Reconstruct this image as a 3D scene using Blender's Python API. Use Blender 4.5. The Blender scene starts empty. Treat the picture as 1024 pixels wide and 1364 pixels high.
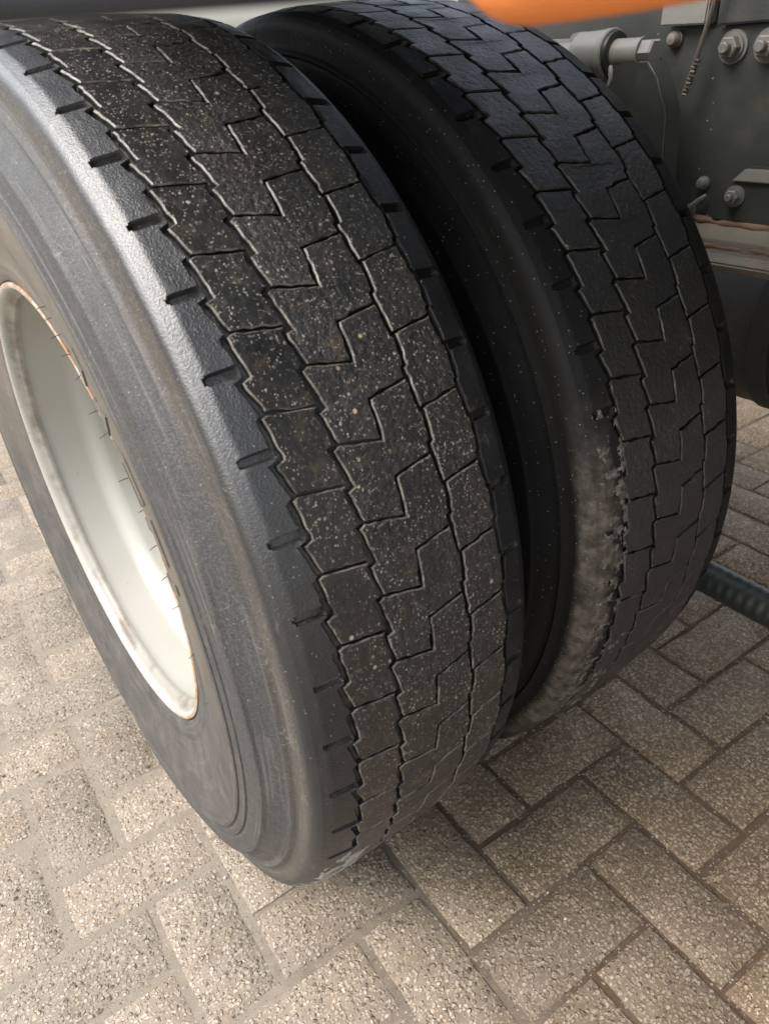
import bpy, bmesh, math, random
import numpy as np
from mathutils import Vector, Matrix, noise

# ------------------------------------------------------------------ camera, light, exposure
SC = bpy.context.scene
C = bpy.context.collection
cam_d = bpy.data.cameras.new('camera'); cam = bpy.data.objects.new('camera', cam_d); C.objects.link(cam)
R3 = Matrix(((0.80557, -0.58722, -0.07892), (0.36744, 0.39064, 0.84403), (-0.4648, -0.70893, 0.53045))).transposed()
cam.matrix_world = Matrix.Translation((-0.28984, -0.88293, 0.98797)) @ R3.to_4x4()
cam_d.sensor_width = 36; cam_d.lens = 36 * 982.4 / 1364
cam_d.shift_x = 27.9 / 1364; cam_d.shift_y = -0.9 / 1364
cam_d.clip_start = 0.01; cam_d.clip_end = 500
cam_d.dof.use_dof = True; cam_d.dof.focus_distance = 0.80; cam_d.dof.aperture_fstop = 9.0
SC.camera = cam

w = bpy.data.worlds.new('World'); SC.world = w; w.use_nodes = True
nt = w.node_tree; bg = nt.nodes['Background']
sky = nt.nodes.new('ShaderNodeTexSky'); sky.sky_type = 'NISHITA'; sky.sun_disc = False
SUN_EL, SUN_AZ = math.radians(50), math.radians(-80)      # azimuth from +Y towards +X
sky.sun_elevation = SUN_EL; sky.sun_rotation = SUN_AZ
sky.air_density = 1.3; sky.dust_density = 4.0; sky.ozone_density = 1.0
hs_ = nt.nodes.new('ShaderNodeHueSaturation'); hs_.inputs['Saturation'].default_value = .45       # thin overcast: paler than clear blue
nt.links.new(sky.outputs[0], hs_.inputs['Color']); nt.links.new(hs_.outputs[0], bg.inputs[0]); bg.inputs[1].default_value = 0.15
sl = bpy.data.lights.new('sun', 'SUN'); so = bpy.data.objects.new('sun', sl); C.objects.link(so)
sl.energy = 1.0; sl.angle = math.radians(32); sl.color = (1, 0.95, 0.88)
sd = Vector((math.sin(SUN_AZ) * math.cos(SUN_EL), math.cos(SUN_AZ) * math.cos(SUN_EL), math.sin(SUN_EL)))
so.rotation_euler = sd.to_track_quat('Z', 'Y').to_euler()
SC.view_settings.view_transform = 'Standard'; SC.view_settings.look = 'None'
SC.view_settings.exposure = 1.38; SC.view_settings.gamma = 1.0

# ------------------------------------------------------------------ node helper
class MT:
    def __init__(s, name, rough=.5, spec=.5, metal=0.0):
        s.m = bpy.data.materials.new(name); s.m.use_nodes = True
        s.t = s.m.node_tree; s.b = s.t.nodes['Principled BSDF']
        s.b.inputs['Roughness'].default_value = rough
        s.b.inputs['Specular IOR Level'].default_value = spec
        s.b.inputs['Metallic'].default_value = metal
        s.g = s.t.nodes.new('ShaderNodeNewGeometry'); s.pos = s.g.outputs['Position']
    def set(s, inp, v):
        if isinstance(v, (int, float)): inp.default_value = v
        elif isinstance(v, (tuple, list)):
            inp.default_value = v if len(v) != 3 or inp.type == 'VECTOR' else (*v, 1)
        elif v is not None: s.t.links.new(v, inp)
    def objco(s): return s.t.nodes.new('ShaderNodeTexCoord').outputs['Object']
    def noise(s, scale, detail=3, rough=.55, vec=None, col=False):
        n = s.t.nodes.new('ShaderNodeTexNoise'); n.inputs['Scale'].default_value = scale
        n.inputs['Detail'].default_value = detail; n.inputs['Roughness'].default_value = rough
        s.t.links.new(vec or s.pos, n.inputs['Vector']); return n.outputs['Color' if col else 'Fac']
    def voro(s, scale, out='Distance', feat='F1', vec=None, rnd=1.0):
        n = s.t.nodes.new('ShaderNodeTexVoronoi'); n.feature = feat; n.inputs['Scale'].default_value = scale
        n.inputs['Randomness'].default_value = rnd
        s.t.links.new(vec or s.pos, n.inputs['Vector']); return n.outputs[out]
    def ramp(s, fac, stops, interp='LINEAR'):
        n = s.t.nodes.new('ShaderNodeValToRGB'); n.color_ramp.interpolation = interp
        e = n.color_ramp.elements
        while len(e) < len(stops): e.new(.5)
        for el, (p, c) in zip(e, stops):
            el.position = p; el.color = (c, c, c, 1) if isinstance(c, (int, float)) else (*c, 1)
        s.t.links.new(fac, n.inputs[0]); return n.outputs[0]
    def math(s, op, a, b=None, c=None, clamp=False):
        n = s.t.nodes.new('ShaderNodeMath'); n.operation = op; n.use_clamp = clamp
        for i, v in enumerate((a, b, c)):
            if v is not None: s.set(n.inputs[i], v)
        return n.outputs[0]
    def mix(s, fac, a, b, mode='MIX'):
        n = s.t.nodes.new('ShaderNodeMix'); n.data_type = 'RGBA'; n.blend_type = mode
        s.set(n.inputs[0], fac); s.set(n.inputs[6], a); s.set(n.inputs[7], b); return n.outputs[2]
    def sep(s, v):
        n = s.t.nodes.new('ShaderNodeSeparateXYZ'); s.t.links.new(v, n.inputs[0]); return n.outputs
    def vscale(s, v, xyz):
        n = s.t.nodes.new('ShaderNodeVectorMath'); n.operation = 'MULTIPLY'
        s.t.links.new(v, n.inputs[0]); n.inputs[1].default_value = xyz; return n.outputs[0]
    def maprange(s, v, a, b, c=0., d=1.):
        n = s.t.nodes.new('ShaderNodeMapRange'); s.t.links.new(v, n.inputs[0])
        for i, x in enumerate((a, b, c, d)): n.inputs[i + 1].default_value = x
        return n.outputs[0]
    def bump(s, h, dist, strength=1.0, prev=None):
        n = s.t.nodes.new('ShaderNodeBump'); n.inputs['Strength'].default_value = strength
        n.inputs['Distance'].default_value = dist; s.t.links.new(h, n.inputs['Height'])
        if prev is not None: s.t.links.new(prev, n.inputs['Normal'])
        return n.outputs[0]
    def out(s, col=None, rough=None, nrm=None):
        if col is not None: s.set(s.b.inputs['Base Color'], col)
        if rough is not None: s.set(s.b.inputs['Roughness'], rough)
        if nrm is not None: s.set(s.b.inputs['Normal'], nrm)
        return s.m

# ------------------------------------------------------------------ materials
def mat_tread(inner=False):
    m = MT('tread_rubber')
    big = m.noise(9, 4); mid = m.noise(45, 4); fine = m.noise(420, 3)
    col = m.mix(m.ramp(big, [(.42, 0.), (.68, 1.)]), (.010, .0105, .0115), (.019, .017, .0145))
    col = m.mix(m.ramp(mid, [(.60, 0.), (.76, .75)]), col, (.060, .043, .024))          # dried mud smears
    if inner: col = m.mix(.55, col, (.010, .010, .011))  # shade on the inner tyre put into the tread colour
    # dust caught in small pits
    px = m.sep(m.pos)[0]
    rough_row = m.maprange(px, -.050, -.036, .38 if not inner else .5, 1.)
    clus = m.ramp(m.noise(24, 4, .7), [(.34, .12), (.56, 1.)] if not inner else [(.5, 0.), (.7, .5)])
    wv = m.noise(500, 2, .5, None, True)
    ad = m.t.nodes.new('ShaderNodeVectorMath'); ad.operation = 'MULTIPLY_ADD'
    m.t.links.new(wv, ad.inputs[0]); ad.inputs[1].default_value = (.0026, .0026, .0026); m.t.links.new(m.pos, ad.inputs[2])
    sp = None
    for sc_, th_, sz_ in ((430, .48, .38), (250, .66, .32), (130, .88, .20)):
        d_ = m.voro(sc_, vec=ad.outputs[0]); c_ = m.sep(m.voro(sc_, 'Color', vec=ad.outputs[0]))
        d2 = m.math('DIVIDE', d_, m.math('ADD', .35, m.math('MULTIPLY', c_[1], .9)))
        f_ = m.math('MULTIPLY', m.ramp(d2, [(sz_ * .6, 1.), (sz_, 0.)]), m.ramp(c_[0], [(th_, 0.), (th_ + .02, 1.)]))
        sp = f_ if sp is None else m.math('MAXIMUM', sp, f_)
    spd = m.math('MULTIPLY', m.math('MULTIPLY', sp, clus), m.maprange(rough_row, 0., 1., .55, 1.))
    col = m.mix(spd, col, m.mix(m.noise(90, 2), (.13, .11, .085), (.52, .48, .41)))
    sm = m.ramp(m.noise(160, 4, .7, m.vscale(m.pos, (1, .5, .5))), [(.52, 0.), (.66, 1.)])
    col = m.mix(m.math('MULTIPLY', m.math('MULTIPLY', sm, clus), .5), col, (.075, .066, .054))
    big2 = m.voro(70); bc = m.sep(m.voro(70, 'Color'))
    sp2 = m.math('MULTIPLY', m.ramp(big2, [(.10, 1.), (.16, 0.)]), m.ramp(bc[0], [(.93, 0.), (.95, 1.)]))
    col = m.mix(sp2, col, m.mix(bc[1], (.3, .2, .1), (.5, .44, .35)))
    chip = m.voro(190, feat='SMOOTH_F1')
    n = m.bump(m.noise(900, 2), .0003, .6)
    n = m.bump(m.ramp(chip, [(.1, 0.), (.5, 1.)]), .0006, .8, n); m.set(n.node.inputs['Strength'], m.math('MULTIPLY', rough_row, .8))
    n = m.bump(m.noise(380, 4, .75), .0012, .9, n); m.set(n.node.inputs['Strength'], m.math('MULTIPLY', rough_row, .9))
    n = m.bump(m.noise(70, 4, .65), .0016, .5, n)
    m.set(n.node.inputs['Strength'], m.math('MULTIPLY', rough_row, .5))
    n = m.bump(spd, .001, .8, n)
    r = m.math('ADD', m.maprange(m.noise(30, 3), .35, .65, .30, .42), m.math('MULTIPLY', rough_row, .10))
    m.b.inputs['Specular IOR Level'].default_value = .8
    return m.out(col, r, n)

def mat_edge(k=1.):  # dust on the block rims, with bright edge glints put into the colour
    m = MT('dusty_edge_highlight', .42)
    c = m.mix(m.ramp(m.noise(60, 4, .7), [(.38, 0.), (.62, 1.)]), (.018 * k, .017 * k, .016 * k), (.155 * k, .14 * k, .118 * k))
    c = m.mix(m.ramp(m.noise(400, 2), [(.6, 0.), (.7, .6 * k)]), c, (.26, .235, .19))
    return m.out(c, None, m.bump(m.noise(300, 3), .0008, .6))

def mat_tyre(inner=False):  # inner: darker ramp, shade of the gap put into the colour
    m = MT('tyre_body_rubber')
    oc = m.objco(); x, y, z = m.sep(oc)
    r = m.math('SQRT', m.math('ADD', m.math('MULTIPLY', y, y), m.math('MULTIPLY', z, z)))
    wob = m.math('MULTIPLY', m.math('SUBTRACT', m.noise(22, 3), .5), .006)
    rw = m.math('ADD', r, wob)
    rr = m.maprange(rw, .29, .54)
    def P(v): return (v - .29) / .25
    dust_shade = m.ramp(rr, [(P(.295), (.012, .012, .012)), (P(.44), (.006, .006, .0065)), (P(.47), (.007, .007, .007)), (P(.505), (.010, .0095, .009)), (P(.516), (.012, .012, .0125))]) if inner else \
        m.ramp(rr, [(P(.295), (.13, .115, .095)), (P(.34), (.15, .125, .10)), (P(.36), (.135, .114, .09)),
                       (P(.412), (.125, .106, .084)), (P(.424), (.046, .0455, .045)), (P(.455), (.037, .038, .040)),
                       (P(.482), (.043, .044, .045)), (P(.489), (.058, .052, .043)), (P(.503), (.062, .053, .041)),
                       (P(.510), (.024, .024, .024)), (P(.516), (.013, .0135, .015))])
    if not inner:
        wz0 = m.sep(m.pos)[2]
        lowm = m.math('MULTIPLY', m.maprange(m.math('ADD', wz0, m.math('MULTIPLY', m.noise(10, 3), .2)), .50, .72, 1., 0.), m.maprange(rw, .425, .435, 1., 0.))
        dust_shade = m.mix(m.math('MULTIPLY', lowm, .85), dust_shade, m.mix(m.ramp(m.noise(25, 4, .6), [(.4, 0.), (.65, 1.)]), (.034, .035, .037), (.075, .072, .067)))
    bl = m.noise(14, 4)
    col = m.mix(m.ramp(bl, [(.35, .45), (.65, 0.)]), dust_shade, (.012, .012, .012) if inner else (.035, .036, .038))
    sc = m.noise(60, 4, .7, m.vscale(oc, (1, 1, .35)))
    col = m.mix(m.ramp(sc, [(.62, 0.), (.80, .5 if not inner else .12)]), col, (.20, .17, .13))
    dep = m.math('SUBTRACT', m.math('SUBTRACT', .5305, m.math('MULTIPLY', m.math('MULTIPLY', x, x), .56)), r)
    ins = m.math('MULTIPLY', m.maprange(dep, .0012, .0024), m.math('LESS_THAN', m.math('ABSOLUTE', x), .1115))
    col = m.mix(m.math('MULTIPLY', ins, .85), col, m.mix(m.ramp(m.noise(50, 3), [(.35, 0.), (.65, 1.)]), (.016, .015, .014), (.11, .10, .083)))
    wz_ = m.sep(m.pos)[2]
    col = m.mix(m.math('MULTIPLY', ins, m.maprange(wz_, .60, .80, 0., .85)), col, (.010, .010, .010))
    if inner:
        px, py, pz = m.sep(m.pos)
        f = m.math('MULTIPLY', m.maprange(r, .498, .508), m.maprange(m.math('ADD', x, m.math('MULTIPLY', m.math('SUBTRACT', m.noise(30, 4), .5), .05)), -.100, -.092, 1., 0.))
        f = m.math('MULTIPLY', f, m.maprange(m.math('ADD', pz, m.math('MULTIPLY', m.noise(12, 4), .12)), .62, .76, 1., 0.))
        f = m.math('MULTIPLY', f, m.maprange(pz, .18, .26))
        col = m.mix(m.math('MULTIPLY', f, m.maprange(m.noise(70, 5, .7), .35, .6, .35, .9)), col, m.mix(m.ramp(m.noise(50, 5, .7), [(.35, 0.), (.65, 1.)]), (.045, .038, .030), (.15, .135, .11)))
    sp = m.voro(420); spc = m.sep(m.voro(420, 'Color'))
    k = m.math('MULTIPLY', m.ramp(sp, [(.15, 1.), (.3, 0.)]), m.ramp(spc[0], [(.95, 0.), (.97, 1.)]))
    col = m.mix(k, col, (.26, .235, .2))
    if not inner:
        wz = m.sep(m.pos)[2]
        gloss = m.math('MULTIPLY', m.maprange(rw, .511, .516), m.maprange(m.math('ADD', wz, m.math('MULTIPLY', m.noise(14, 3), .2)), .62, .88, .0, .68))  # gloss coat, stronger higher up and on the outboard side
        gloss = m.math('MULTIPLY', gloss, m.maprange(x, -.05, .05, 1., .0))
        m.set(m.b.inputs['Coat Weight'], gloss); m.b.inputs['Coat Roughness'].default_value = .36; GR_ = gloss; m.b.inputs['Coat IOR'].default_value = 1.7
        m.set(m.b.inputs['Specular IOR Level'], m.math('MULTIPLY', m.math('ADD', .35, m.math('MULTIPLY', gloss, .55)), m.maprange(x, -.03, .08, 1., .35)))
    if not inner:
        side = m.maprange(rw, .506, .512, 1., 0.)
        g1_ = m.ramp(m.noise(480, 3, .7), [(.45, 0.), (.7, 1.)])
        col = m.mix(m.math('MULTIPLY', m.math('MULTIPLY', g1_, side), .40), col, (.14, .135, .125))
        ang = m.math('ARCTAN2', z, y)
        cv = m.t.nodes.new('ShaderNodeCombineXYZ'); m.set(cv.inputs[0], m.math('MULTIPLY', ang, 3.)); m.set(cv.inputs[1], m.math('MULTIPLY', r, 260.)); m.set(cv.inputs[2], m.math('MULTIPLY', x, 60.))
        st = m.ramp(m.noise(1., 3, .6, cv.outputs[0]), [(.55, 0.), (.75, 1.)])
        col = m.mix(m.math('MULTIPLY', m.math('MULTIPLY', st, side), .5), col, (.16, .15, .135))
        cv2 = m.t.nodes.new('ShaderNodeCombineXYZ'); m.set(cv2.inputs[0], m.math('ADD', m.math('MULTIPLY', ang, 14.), m.math('MULTIPLY', r, 90.))); m.set(cv2.inputs[1], m.math('SUBTRACT', m.math('MULTIPLY', ang, 60.), m.math('MULTIPLY', r, 110.)))
        wn = m.ramp(m.voro(.9, feat='DISTANCE_TO_EDGE', vec=cv2.outputs[0]), [(.004, 1.), (.014, 0.)])
        col = m.mix(m.math('MULTIPLY', m.math('MULTIPLY', wn, side), m.ramp(m.noise(20, 2), [(.5, 0.), (.62, .5)])), col, (.22, .21, .19))
    rg = m.ramp(rr, [(P(.30), .7), (P(.43), .5), (P(.487), .48), (P(.505), .6), (P(.513), .34), (P(.53), .32)])
    rg = m.math('ADD', rg, m.math('MULTIPLY', m.math('SUBTRACT', m.noise(60, 3), .5), .25))
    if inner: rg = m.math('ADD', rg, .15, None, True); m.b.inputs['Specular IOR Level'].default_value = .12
    n = m.bump(m.noise(650, 3, .7), .00055, .9)
    n = m.bump(m.voro(520, feat='SMOOTH_F1'), .0003, .6, n)
    n = m.bump(m.noise(150, 3, .6), .0003, .45, n)
    m.set(m.b.inputs['Coat Normal'], n)
    n = m.bump(m.noise(45, 3, .6), .0016, .35, n)
    return m.out(col, rg, n)

def mat_crust():
    m = MT('dried_mud_crust', .9, .2)
    c = m.mix(m.ramp(m.noise(150, 5, .75), [(.4, 0.), (.66, .8)]), (.035, .031, .026), (.22, .205, .175))
    n = m.bump(m.noise(260, 4, .7), .0008, .8)
    return m.out(c, None, n)

def mat_paver(base=False):
    m = MT('exposed_aggregate_concrete', .8, .35)
    px, py, pz = m.sep(m.pos)
    big = m.noise(3.2, 3); mid = m.noise(20, 4)
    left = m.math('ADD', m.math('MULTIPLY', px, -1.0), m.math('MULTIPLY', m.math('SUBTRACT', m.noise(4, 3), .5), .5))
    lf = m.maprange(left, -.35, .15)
    matrix = m.mix(lf, (.120, .097, .073), (.245, .220, .192))  # right side: mud brown, plus the truck's shade put into the colour
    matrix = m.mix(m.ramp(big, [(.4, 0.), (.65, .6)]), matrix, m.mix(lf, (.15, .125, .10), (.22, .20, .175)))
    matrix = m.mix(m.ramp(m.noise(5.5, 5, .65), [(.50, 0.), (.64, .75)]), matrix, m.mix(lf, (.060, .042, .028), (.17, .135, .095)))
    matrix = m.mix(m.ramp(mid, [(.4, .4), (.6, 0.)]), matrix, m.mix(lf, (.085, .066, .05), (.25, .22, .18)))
    wv = m.noise(120, 2, .5, None, True)
    ad = m.t.nodes.new('ShaderNodeVectorMath'); ad.operation = 'MULTIPLY_ADD'
    m.t.links.new(wv, ad.inputs[0]); ad.inputs[1].default_value = (.004, .004, .004); m.t.links.new(m.pos, ad.inputs[2])
    def layer(col, scale, lo, hi, thr, amt):
        d = m.voro(scale, vec=ad.outputs[0]); c = m.sep(m.voro(scale, 'Color', vec=ad.outputs[0]))
        body = m.ramp(d, [(lo, 1.), (hi, 0.)])
        f = m.math('MULTIPLY', m.math('MULTIPLY', body, m.ramp(c[0], [(thr, 0.), (thr + .02, 1.)])), amt)
        tint = m.ramp(c[1], [(0., (.045, .045, .048)), (.10, (.075, .07, .067)), (.13, (.20, .155, .115)), (.35, (.28, .245, .195)),
                             (.62, (.42, .37, .29)), (.86, (.50, .46, .40)), (1., (.66, .62, .56))], 'LINEAR')
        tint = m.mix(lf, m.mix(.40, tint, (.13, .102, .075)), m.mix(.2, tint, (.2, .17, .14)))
        return m.mix(f, col, tint), f
    col, f1 = layer(matrix, 195, .40, .56, .30, .75)
    col, f2 = layer(col, 125, .28, .42, .55, .8)
    col, f0 = layer(col, 360, .35, .55, .40, .75)
    oi = m.t.nodes.new('ShaderNodeObjectInfo')
    col = m.mix(1., col, m.ramp(oi.outputs['Random'], [(0., (.84, .82, .80)), (.5, (1., .98, .95)), (1., (1.12, 1.08, 1.02))]), 'MULTIPLY')
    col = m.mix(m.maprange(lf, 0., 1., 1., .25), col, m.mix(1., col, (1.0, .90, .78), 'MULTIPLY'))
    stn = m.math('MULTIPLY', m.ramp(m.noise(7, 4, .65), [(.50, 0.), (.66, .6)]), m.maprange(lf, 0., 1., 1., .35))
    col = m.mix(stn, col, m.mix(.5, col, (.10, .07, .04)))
    n = m.bump(m.noise(600, 3), .0008, .8)
    n = m.bump(f1, .0018, .9, n); n = m.bump(f2, .0024, .9, n)
    n = m.bump(m.noise(60, 3), .003, .5, n)
    return m.out(col, m.maprange(m.noise(14, 3), .35, .65, .62, .9), n)

def mat_sand():
    m = MT('joint_sand', .95, .2)
    px, py, pz = m.sep(m.pos)
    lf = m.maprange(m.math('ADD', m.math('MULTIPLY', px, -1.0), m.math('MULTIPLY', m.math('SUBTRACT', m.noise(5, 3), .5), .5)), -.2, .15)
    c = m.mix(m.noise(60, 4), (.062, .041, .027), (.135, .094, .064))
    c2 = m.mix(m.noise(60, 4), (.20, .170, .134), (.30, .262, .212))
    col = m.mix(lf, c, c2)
    d = m.voro(250); cc = m.sep(m.voro(250, "Color"))
    f = m.math('MULTIPLY', m.ramp(d, [(.3, 1.), (.45, 0.)]), m.ramp(cc[0], [(.60, 0.), (.64, 1.)]))
    col = m.mix(f, col, m.mix(cc[1], (.08, .072, .064), (.38, .34, .28)))
    n = m.bump(m.noise(500, 4, .7), .002, .8)
    return m.out(col, None, n)

def mat_paint(name, a, b, rough=.45, dirt=(.10, .09, .075), dirtamt=.35, bumpamt=.4):
    m = MT(name, rough)
    c = m.mix(m.noise(6, 4), a, b)
    c = m.mix(m.ramp(m.noise(35, 5, .7), [(.52, 0.), (.75, dirtamt)]), c, dirt)
    d = m.voro(120); cc = m.sep(m.voro(120, 'Color'))
    f = m.math('MULTIPLY', m.ramp(d, [(.08, 1.), (.13, 0.)]), m.ramp(cc[0], [(.965, 0.), (.975, 1.)]))
    c = m.mix(f, c, (.28, .26, .23))
    n = m.bump(m.noise(300, 3), .0005, bumpamt)
    n = m.bump(m.noise(25, 3), .002, bumpamt * .6, n)
    return m.out(c, m.maprange(m.noise(20, 3), .3, .7, rough - .12, rough + .15), n)

def mat_rim():
    m = MT('white_rim_paint', .4)
    x, y, z = m.sep(m.objco())
    r = m.math('SQRT', m.math('ADD', m.math('MULTIPLY', y, y), m.math('MULTIPLY', z, z)))
    c = m.mix(m.noise(8, 4), (.32, .312, .278), (.39, .382, .348))
    wob = m.math('MULTIPLY', m.math('SUBTRACT', m.noise(40, 4, .7), .5), .010)
    # dirt settled in the flange gutter and rust along the lip
    gx = m.math('ADD', x, wob)
    gut = m.ramp(m.maprange(gx, -.135, -.095), [(.18, 0.), (.36, .5), (.52, .35), (.66, 0.)])
    c = m.mix(gut, c, (.13, .115, .095))
    st = m.noise(18, 4, .6)
    c = m.mix(m.math('MULTIPLY', gut, m.ramp(st, [(.48, 0.), (.62, 1.6)])), c, (.09, .06, .04))
    lip = m.math('MULTIPLY', m.ramp(m.maprange(m.math('ADD', r, m.math('MULTIPLY', wob, .6)), .284, .294), [(.30, 0.), (.62, 1.)]),
                 m.ramp(m.noise(50, 4, .7), [(.40, .15), (.55, 1.)]))
    c = m.mix(lip, c, m.mix(m.noise(120, 3), (.20, .085, .035), (.42, .25, .12)))
    d = m.voro(62); cc = m.sep(m.voro(62, 'Color'))
    f = m.math('MULTIPLY', m.ramp(d, [(.06, .9), (.13, 0.)]), m.ramp(cc[0], [(.80, 0.), (.84, 1.)]))
    c = m.mix(f, c, (.25, .2, .14))
    d = m.voro(170); cc = m.sep(m.voro(170, 'Color'))
    f = m.math('MULTIPLY', m.ramp(d, [(.1, .6), (.2, 0.)]), m.ramp(cc[0], [(.90, 0.), (.93, 1.)]))
    c = m.mix(f, c, (.3, .26, .2))
    n = m.bump(m.noise(260, 3), .0004, .35)
    return m.out(c, m.maprange(m.noise(12, 3), .35, .65, .32, .5), n)

def mat_plain(name, col, rough=.5, metal=0., nz=200, amt=.0005):
    m = MT(name, rough, .5, metal)
    c = m.mix(m.noise(nz * .2, 4), tuple(v * .75 for v in col), tuple(min(1, v * 1.2) for v in col))
    return m.out(c, None, m.bump(m.noise(nz, 3), amt, .6))

EDGE = mat_edge(); WALL = mat_plain('groove_wall_rubber', (.012, .0115, .011), .5, 0, 300, .0006); EDGE_SHADED = mat_edge(.35); TYRE_SHADED = mat_tyre(True); TREAD_SHADED = mat_tread(True)  # inner copies are darkened to carry the shade around that wheel
TREAD, TYRE, CRUST, PAVER, SAND, RIM = mat_tread(), mat_tyre(), mat_crust(), mat_paver(), mat_sand(), mat_rim()
SCUFF = mat_plain('pale_chalky_scuff', (.30, .295, .27), .9, 0, 160, .002)
FRAME = mat_paint('dark_chassis_paint', (.023, .025, .0237), (.034, .036, .033), .40, (.06, .052, .04), .6)
BRACK = mat_paint('grey_bracket_paint', (.13, .13, .118), (.19, .188, .172), .42, (.22, .19, .15), .5)
LEDGE = mat_paint('dusty_flange_paint', (.09, .083, .068), (.19, .17, .135), .5, (.24, .13, .08), .8, .9)
DRUMP = mat_paint('black_tank_paint', (.028, .028, .027), (.045, .042, .038), .5)
RUST = mat_plain('rusty_steel', (.14, .09, .06), .8, 0, 300, .002)
BOLTM = mat_paint('greasy_bolt_paint', (.08, .08, .075), (.14, .135, .12), .38, (.2, .16, .11), .6, .8)
HOSEM = mat_plain('black_hose_rubber', (.022, .026, .022), .42, 0, 300, .0006)
FLAP = mat_plain('dark_mudguard_rubber', (.030, .032, .038), .7)
LIP = mat_plain('grey_mudguard_edge', (.042, .046, .056), .7)
ORANGE = mat_plain('orange_matte', (1.0, .27, .07), .8)
WIRE = mat_plain('greasy_wire_rope', (.10, .09, .075), .45, .5, 600, .001)
WHITEH = mat_plain('white_hose_plastic', (.75, .75, .75), .5)

# ------------------------------------------------------------------ object helpers
def link(name, me, mats=None, parent=None, smooth=None):
    if mats is not None:
        me.materials.clear()
        for mm in (mats if isinstance(mats, (list, tuple)) else [mats]): me.materials.append(mm)
    if smooth is not None:
        me.polygons.foreach_set('use_smooth', [True] * len(me.polygons))
        me.set_sharp_from_angle(angle=math.radians(smooth))
    o = bpy.data.objects.new(name, me); C.objects.link(o)
    if parent: o.parent = parent
    return o
def from_bm(name, bm, mats, parent=None, smooth=None):
    me = bpy.data.meshes.new(name); bm.normal_update(); bm.to_mesh(me); bm.free()
    return link(name, me, mats, parent, smooth)
def from_np(name, V, F, mats=None, parent=None, smooth=None):
    me = bpy.data.meshes.new(name); me.from_pydata([tuple(v) for v in V], [], [tuple(f) for f in F]); me.validate(); me.update()
    return link(name, me, mats, parent, smooth)
def thing(name, label, cat, loc=(0, 0, 0), group=None):
    o = bpy.data.objects.new(name, None); C.objects.link(o); o.location = loc; o.empty_display_size = .05
    o['label'] = label; o['category'] = cat
    if group: o['group'] = group
    return o
def basis(ax):
    ax = Vector(ax).normalized(); a = Vector((0, 0, 1)) if abs(ax.z) < .9 else Vector((0, 1, 0))
    u = ax.cross(a).normalized(); return ax, u, ax.cross(u)
def lathe_bm(bm, prof, origin, axis, n=48, cap=True, sides=None):
    """prof: list of (distance along axis, radius); sides=6 makes a hexagonal head"""
    ax, u, v = basis(axis); o = Vector(origin); n = sides or n; rings = []
    for d, r in prof:
        rings.append([bm.verts.new(o + ax * d + (u * math.cos(2 * math.pi * k / n) + v * math.sin(2 * math.pi * k / n)) * max(r, 1e-5)) for k in range(n)])
    for a, b in zip(rings, rings[1:]):
        for k in range(n): bm.faces.new((a[k], a[(k + 1) % n], b[(k + 1) % n], b[k]))
    if cap:
        bm.faces.new(rings[0][::-1]); bm.faces.new(rings[-1])
def lathe(name, prof, origin, axis, mat, parent, n=48, sides=None, smooth=35):
    bm = bmesh.new(); lathe_bm(bm, prof, origin, axis, n, True, sides)
    bmesh.ops.recalc_face_normals(bm, faces=bm.faces)
    return from_bm(name, bm, mat, parent, smooth)
def prism(name, poly, axis_i, a, b, mat, parent, bevel=.0012, seg=2, smooth=35):
    """extrude a 2-D outline along a world axis from a to b"""
    bm = bmesh.new(); oth = [i for i in range(3) if i != axis_i]
    def mk(p, t):
        c = [0, 0, 0]; c[axis_i] = t; c[oth[0]] = p[0]; c[oth[1]] = p[1]; return bm.verts.new(c)
    A = [mk(p, a) for p in poly]; B = [mk(p, b) for p in poly]; n = len(poly)
    bm.faces.new(A); bm.faces.new(B[::-1])
    for i in range(n): bm.faces.new((A[i], B[i], B[(i + 1) % n], A[(i + 1) % n]))
    bmesh.ops.recalc_face_normals(bm, faces=bm.faces)
    if bevel: bmesh.ops.bevel(bm, geom=list(bm.edges), offset=bevel, segments=seg, affect='EDGES', clamp_overlap=True)
    return from_bm(name, bm, mat, parent, smooth)
def tube(name, pts, rad, mat, parent=None, n=12, ribs=0, cap=True):
    pts = [Vector(p) for p in pts]; bm = bmesh.new(); rings = []
    rads = rad if isinstance(rad, (list, tuple)) else [rad] * len(pts)
    prev = None
    for i, p in enumerate(pts):
        t = (pts[min(i + 1, len(pts) - 1)] - pts[max(i - 1, 0)]).normalized()
        if prev is None: _, u, v = basis(t)
        else:
            u = (prev - t * prev.dot(t)).normalized(); v = t.cross(u)
        prev = u
        rings.append([bm.verts.new(p + (u * math.cos(2 * math.pi * k / n) + v * math.sin(2 * math.pi * k / n)) * rads[i]) for k in range(n)])
    for a, b in zip(rings, rings[1:]):
        for k in range(n): bm.faces.new((a[k], a[(k + 1) % n], b[(k + 1) % n], b[k]))
    if cap: bm.faces.new(rings[0][::-1]); bm.faces.new(rings[-1])
    bmesh.ops.recalc_face_normals(bm, faces=bm.faces)
    return from_bm(name, bm, mat, parent, 50)

# ------------------------------------------------------------------ the wheel
ZC = .5069; DTH = 2 * math.pi / 54; PL = .5295 * DTH
def crown(x):
    return np.interp(abs(x), [0, .044, .085, .11, .1185], [.5305, .5293, .5277, .5234, .5185])
DEPTH = .0058
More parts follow.
